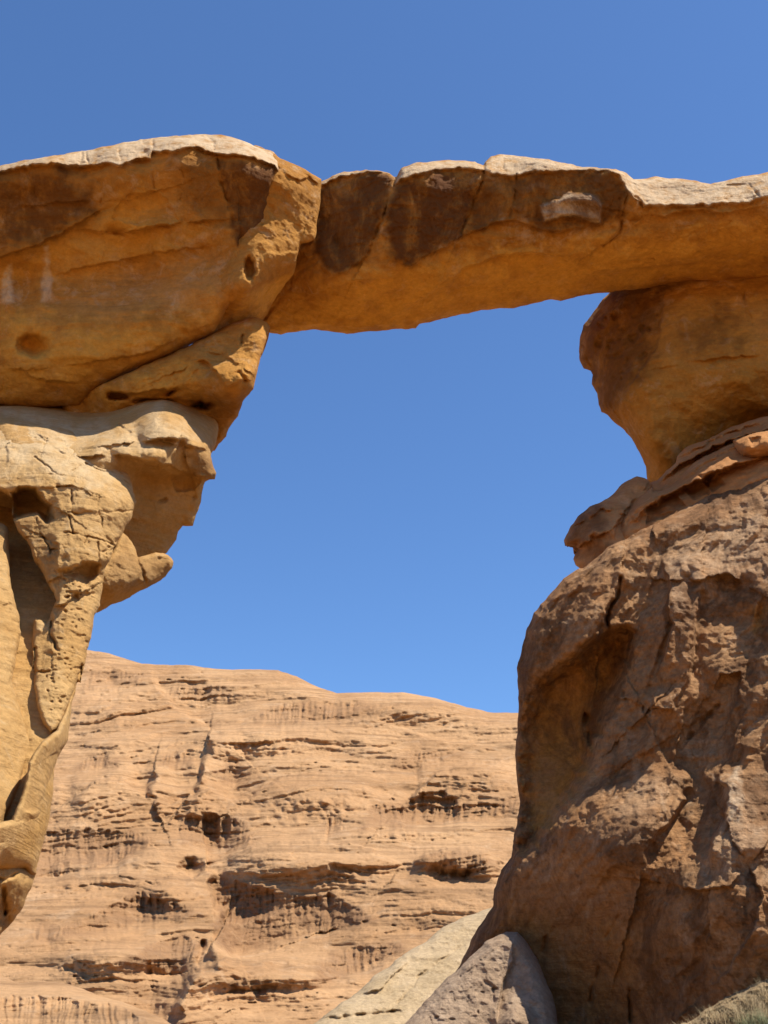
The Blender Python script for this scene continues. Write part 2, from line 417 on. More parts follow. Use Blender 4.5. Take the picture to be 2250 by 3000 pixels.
H_FEATS = [lip(Z(8, '556,385 545,440 532,500 515,520'), 8.50, 50, soft=9), lip(Z(8, '548,1060 505,1130 440,1250'), 13.60, 90, soft=16), lip(Z(8, '385,470 375,520 385,545'), 6.80, 40, soft=12),
           bump(Z(8, '345,490'), 45, 50, -6), bump(Z(8, '655,480'), 50, 55, -5), bump(Z(8, '505,770'), 40, 30, -7), bump(Z(8, '470,480'), 40, 45, -3), bump(Z(8, '110,530'), 25, 40, -4),
           lip(Z(8, '800,450 760,470 700,545 640,548 570,512 480,550 440,562 400,546 340,532 290,482 200,482 100,560 20,620'), 4.42, 60),
           lip(Z(8, '1600,418 1540,420 1400,430 1300,460 1230,530 1180,580'), 5.10, 60), lip(Z(8, '1215,765 1200,758 1050,690 880,680 700,700 580,742'), 5.10, 90), lip(Z(8, '1535,755 1490,722 1420,704 1340,702 1260,725 1205,768'), 6.80, 70),
           lip(Z(8, '1150,520 1130,470 1060,455 900,452 800,470 700,540'), 4.25, 80), lip(Z(8, '980,200 900,205 780,215 640,225'), 3.40, 60), lip(Z(8, '1560,380 1300,350 1100,285 950,290 780,305'), 2.55, 60),
           lip(Z(8, '365,105 405,180 450,235 540,295 610,352'), -5.10, 90, soft=10), lip(Z(8, '420,1290 300,1225 160,1185 20,1165 -100,1170'), 6.80, 90),
           lip(Z(8, '565,790 572,850 600,915'), -8.50, 90, soft=10), lip(Z(8, '640,1050 780,1030 900,985 1040,950'), 2.04, 30), lip(Z(8, '620,740 560,762 512,802 470,765 440,740'), 4.25, 50),
           lip(Z(8, '800,1075 700,1062 620,1060 550,1085'), 5.10, 70), groove(Z(8, '548,1005 535,1075'), 7, 3), bump(Z(8, '420,840'), 60, 30, 3), bump(Z(8, '900,745'), 250, 55, 10), bump(Z(8, '920,520'), 210, 60, 10), bump(Z(8, '1370,745'), 150, 42, 8), bump(Z(8, '300,1060'), 200, 50, 5), bump(Z(8, '760,340'), 260, 45, 9), bump(Z(8, '210,540'), 150, 55, 7), bump(Z(8, '1370,470'), 170, 55, 6), bump(Z(8, '780,1110'), 200, 50, 5), bump(Z(8, '560,560'), 80, 40, 3.5), bump(Z(8, '260,240'), 170, 45, 8), bump(Z(8, '1250,250'), 220, 40, 8), bump(Z(8, '1180,640'), 160, 30, 6), bump(Z(8, '200,780'), 170, 40, 7),
           bump(Z(8, '250,330'), 120, 90, 4), bump(Z(8, '200,1050'), 150, 50, 3), bump(Z(8, '1300,880'), 200, 50, 4)]
rock('hill', ridge + [(2250, 3500), (-400, 3500)], hill_depth(3100, 84, 90, 90, 1900, BANDS, 3), M_HILL, feats=H_FEATS, thick=60, rim=(60, 12), backR=400,
     step=3.0, amps=[(7.0, 42, 1, 'f'), (1.5, 12, 1, 'f'), (.4, 3, 1, 'f'), (.45, 1.6, 2.5, 't')], jit=2, warp=4, seed=3, tints=[('stain', p, 14, .6 * k) for p, k in BANDS])
tag(bpy.data.objects['hill'], kind='structure')
h2 = rock('hill', Z(4, '-700,1900 0,1925 60,1950 120,1972 220,1960 330,1967 420,1980 480,2002 600,2050 720,2082 850,2132 960,2182 1010,2214 1300,2420 1300,2900 -700,2900'),
     hill_depth(3060, 70, 22, 8, 2850, [(Z(8, '-200,1190 20,1180 160,1195 300,1225 420,1300 -200,1300'), .9)], 8, .6), M_HILL, thick=25, rim=(50, 6), backR=250, amps=[(1.0, 12, 1, 'f'), (.3, 3, 1, 'f'), (.2, 1.2, 2.5, 't')], jit=2, seed=8)
tag(h2, kind='structure')

# ------------------------------------------------------------------ pale slope and boulder in the gap
tag(rock('slope_rock', Z(7, '-250,1150 -60,1040 20,983 80,940 180,870 240,810 290,780 350,730 420,690 480,640 560,600 620,580 668,560 760,540 900,600 900,1300 -250,1300'),
     lambda x, y: 34 + (3000 - y) / 350 * 7.5 + .0016 * (x - 1200), M_PALE,
     feats=[lip(Z(7, '180,880 270,850 340,780 380,740'), .3, 40), groove(Z(7, '20,970 200,950 330,940'), 5, .4), groove(Z(7, '300,930 420,800 560,700'), 4, .25)],
     thick=8, rim=(30, .8), amps=[(.25, 3, 1, 'f'), (.10, .7, 1, 'f'), (.12, .6, 2, 't'), (.05, .2, 1, 'f')], seed=21, base=(0, 33, 0)),
    'pale cream sandstone slab sloping up behind the grey boulder', 'rock')
tag(rock('boulder', Z(7, '280,1060 350,983 390,940 420,905 460,860 500,820 550,780 590,740 640,690 690,660 720,650 760,652 790,690 830,750 850,800 870,850 890,900 905,983 950,1100 900,1400 200,1400'),
     lambda x, y: 16.95 + (3000 - y) / 430 * 1.3 + .0002 * (x - 1400), M_GREY,
     feats=[lip(Z(7, '745,670 738,760 705,830 682,930 680,1010'), -.25, 60), bump(Z(7, '740,970'), 45, 45, .6), pits(4, 16, Z(7, '400,950 600,760 700,690 700,800 640,983 400,983'), 2, 5, .07),
            groove(Z(7, '640,830 670,850 665,920'), 5, .06)],
     thick=3, rim=(45, .7), amps=[(.10, .9, 1, 'f'), (.04, .22, 1, 'f'), (.05, .4, 1, 'b'), (.015, .09, 1, 'f')], seed=22, base=(0, 15, 0)),
    'grey pitted boulder half in shadow against the foot of the dark cliff', 'boulder')

# ------------------------------------------------------------------ right side: cliff, ledges and block under the bridge
def e_depth(px, py):
    Y = 18.6 - .0023 * (np.minimum(px, 2450) - 1550) - .0009 * (py - 1700) * (.25 + .75 * sst(1700, 2050, px)) - .0000006 * (np.maximum(py - 2300, 0)) ** 2
    Y = Y + .0032 * np.maximum(0, 1760 - py) * sst(1800, 2050, px)
    Y = Y - .0012 * np.clip(px - 1500, -100, 450) * sst(2150, 2500, py)
    return Y + .0019 * np.maximum(0, py - 2420) * sst(2260, 1950, px - .3 * (py - 2700))
cliff_out = Z(5, '345,2022 420,1960 560,1862 750,1772 900,1692 1100,1580 1300,1480 1548,1390 2300,1060 2990,900') + [(2900, 3600), (1250, 3600)] + \
    Z(7, '450,1100 480,900 555,765 575,710 600,660 640,600 668,560 675,500 700,430 735,385') + \
    Z(6, '275,1659 290,1560 310,1450 315,1380 300,1250 290,1130 300,1050 310,900 310,800 305,660 330,560 350,460 400,360 470,270 560,175 640,120')
hollow = Z(6, '385,860 450,745 510,690 700,560 800,500 905,480 885,600 840,720 780,830 730,1000 700,1140 640,1260 540,1440 470,1530 335,1640 330,1250 345,1000')
E_F = [bump(Z(7, '1300,560'), 400, 230, .5, 0, 2.5), bump(Z(7, '1060,340'), 120, 130, .55), patch(hollow, -.95, 38), bump(Z(6, '560,1000'), 120, 230, -.45, 15),
       lip(Z(6, '800,780 745,900 712,1050 700,1150 640,1270 560,1430 470,1550 390,1640'), .25, 120),
       lip(Z(6, '855,160 835,260 790,370 745,450 740,530'), -.38, 70, soft=8), lip(Z(6, '870,170 840,300 790,400 830,500'), .12, 50),
       groove(Z(6, '862,165 845,250 800,370 792,430 830,490'), 5, .25), bump(Z(6, '660,480'), 70, 190, .35, 32),
       bump(Z(6, '960,330'), 70, 260, -.30, 20),
       lip(Z(6, '1075,30 1110,130 1125,220 1110,330 1150,420 1120,520 1080,640 1060,740'), .5, 110, soft=6),
       lip(Z(6, '1305,175 1300,260 1275,360 1255,520 1245,680 1222,800'), -.42, 130, soft=6),
       lip(Z(6, '1215,180 1310,185 1450,150 1540,210'), .3, 60), 
       bump(Z(6, '1420,300'), 110, 120, -.3), bump(Z(6, '1560,420'), 60, 60, -.3),
       lip(Z(6, '1350,780 1400,700 1500,680 1515,740 1480,830'), .22, 50), bump(Z(6, '1300,850'), 60, 80, -.25),
       lip(Z(6, '1010,870 1080,890 1150,880 1170,840'), .25, 60), lip(Z(6, '900,1000 1000,900 1020,1000 960,1080'), .15, 60),
       groove(Z(6, '690,920 680,980 700,1060 690,1120'), 7, .25), groove(Z(6, '1180,1090 1280,980 1400,850'), 6, .15),
       lip(Z(6, '950,1140 1100,1050 1180,1000'), .2, 60), lip(Z(7, '1000,20 960,120 880,240 800,330'), .18, 50),
       lip(Z(7, '1330,115 1360,180 1300,260 1230,330 1205,430'), -.45, 150, soft=8), 
       lip(Z(7, '1510,30 1480,110 1515,130 1500,230 1455,330 1450,450'), .5, 90, soft=6), lip(Z(7, '1300,480 1370,490 1430,500 1520,490 1580,420'), .25, 90),
       bump(Z(7, '1190,230'), 110, 130, .35, 30), bump(Z(7, '1360,300'), 90, 140, -.3, 25), bump(Z(7, '1540,170'), 40, 70, .22),
       lip(Z(7, '1580,400 1640,520 1600,650 1520,780 1440,860'), .45, 120), groove(Z(7, '1050,780 1030,850 1020,920'), 4, .12), groove(Z(7, '1155,860 1165,983'), 6, .25),
       groove(Z(7, '860,670 850,720'), 5, .15), groove(Z(7, '1120,600 1070,680'), 4, .08),
       lip(Z(6, '700,60 900,-40 1100,-140'), .12, 30), bump(Z(6, '1180,-30'), 90, 22, -.2, -20), bump(Z(6, '1230,30'), 50, 18, -.12, -10)]
cliff = rock('cliff', cliff_out, e_depth, M_RIGHT, feats=E_F, thick=7, rim=(70, .9), backR=420, step=2.8,
     amps=[(.11, 2.2, 1, 'f'), (.025, .7, 1, 'r'), (.15, .36, 1, 'd'), (.05, .12, 1, 'd'), (.045, .22, 1, 'f'), (.05, .3, 1, 't'), (.035, .5, 1, 'b'), (.018, .09, 1, 'f')],
     tints=[('warm', hollow, 40, .95), ('warm', Z(6, '1560,350 1659,330 1659,480 1590,480'), 20, .8), ('pale', Z(7, '1450,80 1510,120 1550,60 1580,160 1560,260 1520,250 1510,170'), 8, .75),
            ('pale', Z(6, '1110,20 1659,-250 1659,150 1320,180 1270,330 1130,420'), 60, .35), ('pale', Z(7, '1180,60 1320,100 1220,330 1050,380'), 40, .22),
            ('pale', Z(7, '1460,250 1659,100 1659,450 1560,470 1450,440'), 40, .3), ('warm', Z(7, '650,560 900,560 1300,700 1200,983 900,983 860,850 700,660'), 60, .45),
            ('stain', Z(6, '310,600 450,380 600,330 520,560 400,720 350,900 300,1300'), 30, .7)], jit=5, warp=9, calm=[(hollow, 30, .75), (Z(7, '640,480 850,430 1100,520 1300,640 1200,1000 700,1000'), 60, .5)], seed=31, base=(5, 15, 0))
tag(cliff, 'dark brown weathered cliff filling the lower right beneath the red ledges', 'cliff')
LA = [(.16, 1.0, 1, 'f'), (.05, .3, 1, 'f'), (.05, .35, 1, 't'), (.015, .1, 1, 'f')]
tag(rock('overhanging_rock', Z(5, '700,1430 620,1465 560,1530 490,1580 390,1625 320,1690 270,1750 240,1810 222,1840 235,1875 270,1888 310,1885 322,1902 300,1930 288,1970 300,2000 330,2025 420,2100 600,2000 720,1800 800,1600 800,1480 750,1440'),
     Z(5, '700,1450,21.2 400,1640,20.6 240,1840,20.4 300,1950,20.4 600,1700,20.3 450,1800,20 400,2050,19.9 760,1500,21'), M_LEDGE, thick=2.5, rim=(30, .6), backR=80,
     feats=[lip(Z(5, '260,1890 330,1880 420,1830'), .3, 60), lip(Z(5, '560,1850 560,1760 620,1650 720,1540'), .25, 40), bump(Z(5, '650,1600'), 35, 25, -.2), lip(Z(5, '380,1700 480,1640 560,1660'), .2, 40)],
     amps=[(.12, .7, 1, 'f'), (.03, .25, 1, 'f')], tints=[('stain', Z(5, '222,1900 240,1700 450,1580 520,1700 500,2000'), 30, .9)], seed=41, base=(2.5, 20, 8)),
    'dark rust coloured rock knob overhanging at the left end of the ledges', 'rock')
tag(rock('rock_ledge', Z(5, '770,1475 830,1452 890,1392 950,1342 962,1300 985,1268 1010,1242 1150,1190 1230,1150 1300,1110 1400,1080 1548,1035 2100,850 2990,700 2990,1300 1000,1600 760,1560'),
     Z(5, '830,1460,21 980,1290,20.9 1150,1200,20.8 1300,1120,20.6 1548,1040,20.4 1000,1400,20.5 1250,1250,20.3 1548,1150,20.0 2100,1000,19.6 2990,900,19.2 900,1550,20.4'), M_LEDGE, thick=4, rim=(45, .9), backR=120,
     feats=[lip(Z(5, '800,1520 900,1420 1000,1340 1200,1240 1400,1170 1700,1080'), .5, 26, soft=5, back=.25, Lb=20), lip(Z(5, '900,1390 990,1290 1150,1215 1300,1135 1600,1060'), .25, 16, soft=4, back=.15, Lb=14), bump(Z(5, '1010,1290'), 25, 20, -.25), bump(Z(5, '850,1490'), 35, 25, -.3), bump(Z(5, '1400,1120'), 60, 14, -.25, -15)], amps=LA, seed=42, base=(4.5, 20, 8)),
    'narrow red rock ledge tucked directly beneath the overhanging block', 'rock ledge')
tag(rock('rock_ledge', Z(5, '540,1800 600,1700 700,1575 800,1492 815,1520 860,1520 960,1462 1040,1372 1100,1312 1230,1252 1320,1202 1548,1180 2100,1000 2990,850 2990,1200 1548,1480 1000,1800 700,1950 560,1880'),
     Z(5, '560,1820,20 800,1500,20.3 960,1470,20.2 1100,1320,20 1320,1210,19.8 1548,1200,19.6 700,1700,19.7 900,1600,19.5 1100,1450,19.4 1300,1350,19.2 1548,1300,19.0 750,1850,19.6 1200,1600,19.2 2100,1150,18.6 2990,1000,18.2'), M_LEDGE, thick=4, rim=(40, .8), backR=120,
     feats=[lip(Z(5, '600,1790 720,1670 860,1580 1000,1500 1250,1385 1600,1280'), .45, 28, soft=5, back=.25, Lb=22), lip(Z(5, '820,1520 980,1470 1100,1360 1330,1240 1600,1190'), .2, 16, soft=4), dome(Z(5, '760,1640 830,1560 960,1540 1010,1620 900,1690 760,1740'), -.35, 30), dome(Z(5, '980,1500 1080,1470 1180,1430 1160,1540 1060,1590'), -.3, 30), dome(Z(5, '1100,1420 1200,1390 1270,1480 1180,1530'), -.25, 25),
            lip(Z(5, '560,1800 700,1650 850,1570 1000,1490 1100,1400'), .12, 50)], amps=LA, tints=[('stain', Z(5, '760,1640 960,1540 1080,1470 1200,1390 1270,1480 1000,1650 760,1760'), 12, .6)], seed=43, base=(4.5, 19.5, 8)),
    'long red rock ledge with scooped hollows along the top of the cliff', 'rock ledge')
tag(rock('rock_lump', Z(5, '1322,1190 1400,1162 1548,1125 2000,1000 2000,1260 1548,1292 1440,1310 1380,1300 1345,1260 1330,1230'),
     Z(5, '1330,1200,19.2 1548,1135,19 1400,1240,18.6 1548,1220,18.3 1400,1300,18.9 1548,1290,18.7 2000,1100,18'), M_LEDGE, thick=2, rim=(16, .4), backR=70,
     feats=[dome(Z(5, '1420,1180 1500,1165 1500,1220 1440,1250'), -.15, 15)], amps=LA, tints=[('warm', Z(5, '1330,1200 1548,1150 1548,1300 1350,1300'), 20, .35)], seed=44, base=(5.5, 19, 8)),
    'small sunlit reddish lump sitting on the red ledges at the frame edge', 'rock')
blk = thing('support_block', (5.4, 22, 9), 'bulging brown rock block holding up the right end of the bridge', 'rock block')
rock('block_body', Z(5, '520,235 440,330 350,450 328,540 322,620 330,680 355,730 400,745 412,770 405,830 440,890 450,960 470,1010 510,1030 560,1080 620,1130 680,1200 720,1290 755,1360 765,1450 770,1560 1100,1600 2990,1300 2990,0 700,0'),
     Z(5, '520,240,23 350,450,23.4 325,600,23.4 410,770,23.2 450,960,23 620,1130,22.9 755,1360,23 880,230,21.9 860,450,21.7 820,620,21.7 720,760,21.8 600,950,22.2 700,1150,22.3 1100,300,21.6 1400,300,21.5 1100,600,21.4 1400,600,21.2 1100,800,21.4 1400,780,21.2 900,900,21.7 900,1100,22 1100,1050,22 1350,960,21.9 1500,980,22 900,1350,22.6 1150,1200,22.6 1500,1050,22.5 2000,600,21 2000,1000,21.8 2990,600,20.8 2990,1000,21.5'),
     M_ARCH, blk, feats=[lip(Z(5, '885,150 880,300 850,450 820,600 720,750 640,850 570,1000'), .15, 120), bump(Z(5, '360,690'), 40, 45, -.2), groove(Z(5, '340,540 380,650 400,700'), 5, 0.083), groove(Z(5, '430,620 410,690'), 5, 0.083),
        groove(Z(5, '860,470 1000,360 1150,340 1220,420'), 5, 0.055), groove(Z(5, '1380,200 1400,300 1440,450'), 5, 0.066), lip(Z(5, '1000,700 1300,650 1548,640'), .1, 60),
        groove(Z(5, '560,1020 600,1060'), 6, 0.083), pits(7, 30, Z(5, '500,300 850,300 780,700 560,900 450,800 420,500'), 4, 10, .12)],
     thick=3.5, rim=(55, .8), backR=200, amps=[(.14, 1.2, 1, 'f'), (.05, .35, 1, 'f'), (.03, .3, 1, 't')], 
     tints=[('stain', Z(5, '520,235 330,500 322,680 410,830 500,1030 640,860 800,700 850,450 880,200'), 40, .75), ('warm', Z(5, '900,200 1548,150 1548,1100 800,1250 640,880 830,650'), 60, .25), ('stain', Z(5, '900,450 1300,330 1400,600 1000,640'), 50, .5)], seed=45)

# ------------------------------------------------------------------ the bridge
br = thing('rock_bridge', (-2, 20, 11), 'massive natural sandstone bridge crossing the sky with sunlit top edge', 'rock bridge')
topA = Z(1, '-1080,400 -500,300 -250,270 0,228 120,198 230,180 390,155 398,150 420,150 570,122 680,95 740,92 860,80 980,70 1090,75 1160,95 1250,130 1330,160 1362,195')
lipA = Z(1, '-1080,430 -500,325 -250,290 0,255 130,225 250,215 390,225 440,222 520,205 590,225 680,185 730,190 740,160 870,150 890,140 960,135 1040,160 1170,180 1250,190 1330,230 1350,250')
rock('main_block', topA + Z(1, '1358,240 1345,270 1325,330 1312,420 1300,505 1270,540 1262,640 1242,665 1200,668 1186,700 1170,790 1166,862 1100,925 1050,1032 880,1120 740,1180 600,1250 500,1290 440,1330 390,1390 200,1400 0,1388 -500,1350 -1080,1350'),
     Z(1, '-1080,500,18.9 -1080,900,19.8 -1080,1330,20.8 -400,400,18.8 -400,900,19.8 -400,1330,20.8 -300,290,18.4 0,228,18.35 390,155,18.4 680,95,18.5 980,70,18.6 1160,95,18.6 1340,170,18.9 0,262,18.15 250,222,18.0 590,232,17.95 880,155,17.9 1170,190,18.1 1335,245,18.5 '
          '100,400,18.65 450,400,18.7 800,350,18.55 1000,350,18.5 1150,350,18.5 1300,400,18.75 100,650,19.1 450,600,19.1 800,600,19.05 1050,560,18.95 1180,600,18.9 1260,600,19 100,800,19.75 400,780,19.75 700,720,19.7 1000,680,19.4 1140,690,19.1 '
          '100,900,19.6 400,950,19.5 700,930,19.45 1000,850,19.25 1150,800,19.1 100,1150,19.8 450,1200,19.9 800,1080,19.75 1080,940,19.5 0,1375,20.8 380,1370,20.7 600,1245,20.3 880,1110,20.05'),
     M_ARCH, br,
     feats=[lip(lipA, .22, 18, soft=3, ends=0), lip(Z(1, '-400,760 0,670 120,630 200,600 300,560 400,490 500,430 600,400'), .16, 90), lip(Z(1, '560,545 640,550 720,525 800,508 900,500'), .18, 70, back=.12, Lb=40),
            bump(Z(1, '570,545'), 22, 8, -.2), dome(Z(1, '560,430 620,370 740,345 800,380 850,430 870,495 700,520 540,480'), -.12, 50),
            groove(Z(1, '130,240 150,310 180,380'), 4, 0.066), groove(Z(1, '430,250 500,320 490,410'), 4, 0.055), groove(Z(1, '1060,190 1070,290 1110,400 1130,500'), 4, 0.077), groove(Z(1, '740,200 745,330'), 3, 0.033), groove(Z(1, '880,240 895,300 880,390'), 3, 0.033),
            groove(Z(1, '590,225 580,170 575,125'), 4, 0.110), groove(Z(1, '395,225 393,150'), 3, 0.083), groove(Z(1, '430,222 415,150'), 3, 0.083), groove(Z(1, '738,170 740,92'), 4, 0.083), groove(Z(1, '1042,160 1040,110 1000,72'), 4, 0.066), groove(Z(1, '680,95 735,140'), 3, 0.044),
            bump(Z(1, '162,1100'), 42, 30, -.42, 12, 4), bump(Z(1, '190,1090'), 60, 45, -.1, 12),
            lip(Z(1, '1160,520 1165,620 1185,690'), -.10, 60), bump(Z(1, '200,860'), 25, 55, .12), bump(Z(1, '45,860'), 20, 50, .12), groove(Z(1, '40,700 45,860'), 9, -0.044), groove(Z(1, '222,620 228,850'), 10, -0.055),
            lip(Z(1, '280,1200 450,1180 700,1140 900,1050'), .10, 70), lip(Z(1, '0,1220 100,1210 180,1260 400,1290'), .08, 60), bump(Z(1, '950,910'), 60, 45, -.10),
            lip(Z(1, '60,430 300,400 480,395'), .07, 60), lip(Z(1, '200,770 500,700 800,640 1100,600'), .1, 60), bump(Z(1, '970,515'), 9, 9, .08)],
     thick=4.5, rim=(26, .30), backR=260, amps=[(.09, 1.6, 1, 'f'), (.03, .4, 1, 'f'), (.035, .25, 1, 't'), (.013, .13, 1, 'f'), (.02, .5, 1, 'b')],
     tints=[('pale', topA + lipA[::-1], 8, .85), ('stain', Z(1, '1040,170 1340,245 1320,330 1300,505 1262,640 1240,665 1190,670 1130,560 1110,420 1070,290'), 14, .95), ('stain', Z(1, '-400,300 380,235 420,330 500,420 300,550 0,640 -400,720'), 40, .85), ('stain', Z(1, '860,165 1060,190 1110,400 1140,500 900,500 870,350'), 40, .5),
            ('pale', Z(1, '350,880 650,740 1000,680 1150,690 1130,830 850,960 500,960'), 70, .08), ('warm', Z(1, '500,430 750,345 900,500 1000,560 700,680 250,760 0,800 0,690 300,560'), 50, .5), ('warm', Z(1, '0,950 400,1000 900,950 1050,920 800,1110 400,1300 0,1350'), 60, .7),
            ('warm', Z(1, '90,1090 160,1040 240,1110 170,1150'), 8, 1.0), ('pale', Z(1, '30,700 55,700 60,850 90,890 0,890'), 8, .7), ('pale', Z(1, '215,620 235,620 245,830 290,890 200,880'), 8, .7)], seed=51, jit=4)
rock('end_block', Z(1, '1240,120 1340,168 1362,192 1440,218 1500,250 1562,292 1556,370 1550,440 1540,520 1530,585 1500,600 1465,606 1452,650 1440,700 1427,742 1390,795 1330,890 1272,985 1130,1010 1000,1075 960,900 1060,700 1150,300'),
     Z(1, '1345,185,18.9 1440,225,19.1 1562,300,19.6 1345,260,18.6 1400,300,18.75 1550,430,19.55 1310,500,18.95 1400,500,19.2 1520,585,19.6 1250,660,18.85 1350,680,19.2 1440,700,19.7 1190,850,19.15 1235,815,19.2 1425,742,19.8 1300,830,19.9 1390,790,20.2 1200,900,19.8 1300,900,20.5 1265,960,20.7 1120,970,20.2 1000,1040,20.1 1050,700,19.4 1150,300,19'),
     M_ARCH, br, feats=[lip(Z(1, '1364,240 1400,270 1450,295 1500,280 1560,330'), .10, 25), lip(Z(1, '1160,865 1235,815 1330,778 1428,740'), .14, 60, soft=4), lip(Z(1, '1462,600 1450,640 1300,650 1250,660'), .04, 60),
        bump(Z(1, '1216,722'), 15, 30, -.35, -5, 4), groove(Z(1, '1462,600 1452,650'), 4, 0.044), groove(Z(1, '1270,960 1320,880 1420,800'), 5, 0.044)],
     thick=3.5, rim=(10, .10), backR=200, amps=[(.05, .8, 1, 'f'), (.035, .22, 1, 'f'), (.03, .3, 1, 'b')], tints=[('warm', Z(1, '1160,870 1428,745 1268,962 1130,985'), 12, .8)], seed=52, jit=4)
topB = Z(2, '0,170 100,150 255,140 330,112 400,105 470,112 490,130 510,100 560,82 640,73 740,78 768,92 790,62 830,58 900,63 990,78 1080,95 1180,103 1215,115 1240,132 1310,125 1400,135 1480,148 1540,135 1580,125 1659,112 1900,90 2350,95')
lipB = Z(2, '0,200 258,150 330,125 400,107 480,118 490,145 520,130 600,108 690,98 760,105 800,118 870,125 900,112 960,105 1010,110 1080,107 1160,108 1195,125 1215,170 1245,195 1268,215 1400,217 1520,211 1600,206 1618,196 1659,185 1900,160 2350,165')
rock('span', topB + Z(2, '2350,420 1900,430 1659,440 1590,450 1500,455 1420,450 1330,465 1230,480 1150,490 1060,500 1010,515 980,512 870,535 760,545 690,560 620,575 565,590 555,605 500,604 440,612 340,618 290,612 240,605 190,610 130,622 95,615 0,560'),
     Z(2, '0,190,20.4 0,400,20.9 0,600,22 258,150,20.0 400,112,19.6 600,105,19.25 780,115,19.2 960,108,19.1 1160,110,19.1 1270,215,19.3 1500,212,19.1 1659,185,18.9 1900,160,18.8 1900,300,19.4 1900,430,20.4 2350,170,18.7 2350,300,19.3 2350,420,20.2 '
          '400,100,19.6 640,72,19.6 850,58,19.7 1080,92,19.4 1310,122,19.7 1480,146,19.5 1650,112,19.4 '
          '270,300,20.1 330,300,19.9 390,250,19.75 500,250,19.55 620,230,19.55 760,200,19.5 860,200,19.5 1000,200,19.4 1150,190,19.4 1215,230,19.5 '
          '300,440,20.2 420,390,20.0 540,410,20.05 640,350,19.9 760,295,19.8 880,265,19.75 1000,300,19.75 1190,265,19.7 1400,280,19.6 1600,250,19.3 '
          '200,500,21.1 400,500,20.9 600,470,20.8 800,420,20.6 1000,400,20.5 1200,380,20.4 1400,370,20.3 1600,350,20.1 '
          '130,615,22.3 340,612,22.2 560,595,22.1 760,540,21.9 980,508,21.8 1150,486,21.8 1330,462,21.7 1500,450,21.5 1659,436,21.2'),
     M_ARCH, br,
     feats=[lip(Z(2, '180,520 280,470 400,450 520,440'), .12, 50), lip(Z(2, '520,540 620,480 760,460 900,440'), .12, 50), lip(Z(2, '1000,450 1150,420 1300,410 1500,390'), .12, 60), lip(lipB, .16, 16, ends=0), groove(Z(2, '487,120 488,150 470,200 440,290 405,365'), 4, 0.121), groove(Z(2, '770,85 765,120 740,190 695,300'), 4, 0.110), groove(Z(2, '872,120 865,180 850,250'), 3, 0.077), groove(Z(2, '828,60 830,100'), 3, 0.055),
            lip(Z(2, '483,130 470,200 440,290 400,370'), .12, 80), lip(Z(2, '768,95 742,190 695,300'), -.10, 70), lip(Z(2, '255,150 250,200 240,330'), .05, 40),
            lip(Z(2, '230,390 290,437 340,425 400,372 440,300'), .10, 70), lip(Z(2, '470,330 500,395 540,410 600,365 640,350 700,312 800,275 870,262 940,292 1000,300 1110,280 1190,262'), .12, 70),
            patch(Z(2, '950,240 945,215 1000,195 1040,180 1110,182 1140,215 1130,270 1080,262 1030,245 960,270'), .16, 10), bump(Z(2, '1040,200'), 70, 12, .08),
            groove(Z(2, '1215,170 1250,190 1262,215 1260,260 1200,265 1190,300 1140,340'), 4, 0.110), lip(Z(2, '1130,345 1190,300 1200,255'), .15, 50), bump(Z(2, '1235,190'), 18, 40, .2, -15),
            lip(Z(2, '640,500 700,420 800,380 900,365 1010,375 1080,420'), .16, 60), groove(Z(2, '700,420 800,378 930,362'), 3, 0.033), groove(Z(2, '1170,400 1230,392 1300,382'), 3, 0.066), lip(Z(2, '1260,240 1330,250 1420,230 1540,240 1659,215'), .14, 60),
            groove(Z(2, '80,570 160,470 180,340'), 5, 0.066), bump(Z(2, '300,490'), 12, 8, -.1), groove(Z(2, '430,520 560,505 640,520'), 3, 0.033), lip(Z(2, '120,600 260,590 400,600 560,590'), .12, 40),
            bump(Z(2, '310,330'), 14, 30, -.15), groove(Z(2, '1600,210 1625,180 1600,150 1530,150'), 3, 0.083), groove(Z(2, '1480,300 1540,270'), 4, 0.044)],
     thick=3.2, rim=(18, .30), backR=160, amps=[(.09, 1.4, 1, 'f'), (.03, .35, 1, 'f'), (.03, .22, 1, 't'), (.013, .13, 1, 'f'), (.045, .7, 1, 'b'), (.02, .25, 1, 'b')],
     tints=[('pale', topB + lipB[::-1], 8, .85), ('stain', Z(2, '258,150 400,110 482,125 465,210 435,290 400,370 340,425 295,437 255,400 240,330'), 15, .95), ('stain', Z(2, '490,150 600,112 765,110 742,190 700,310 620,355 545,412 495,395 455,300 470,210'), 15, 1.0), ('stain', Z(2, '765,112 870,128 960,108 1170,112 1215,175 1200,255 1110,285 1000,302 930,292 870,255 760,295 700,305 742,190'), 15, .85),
            ('pale', Z(2, '950,240 945,215 1000,195 1040,180 1110,182 1140,215 1130,270 1080,262 1030,245 960,270'), 5, 1.0), ('warm', Z(2, '100,560 300,450 640,380 1000,340 1200,320 1659,270 1659,430 1150,480 560,590 130,615'), 40, .8)], seed=53, jit=4)

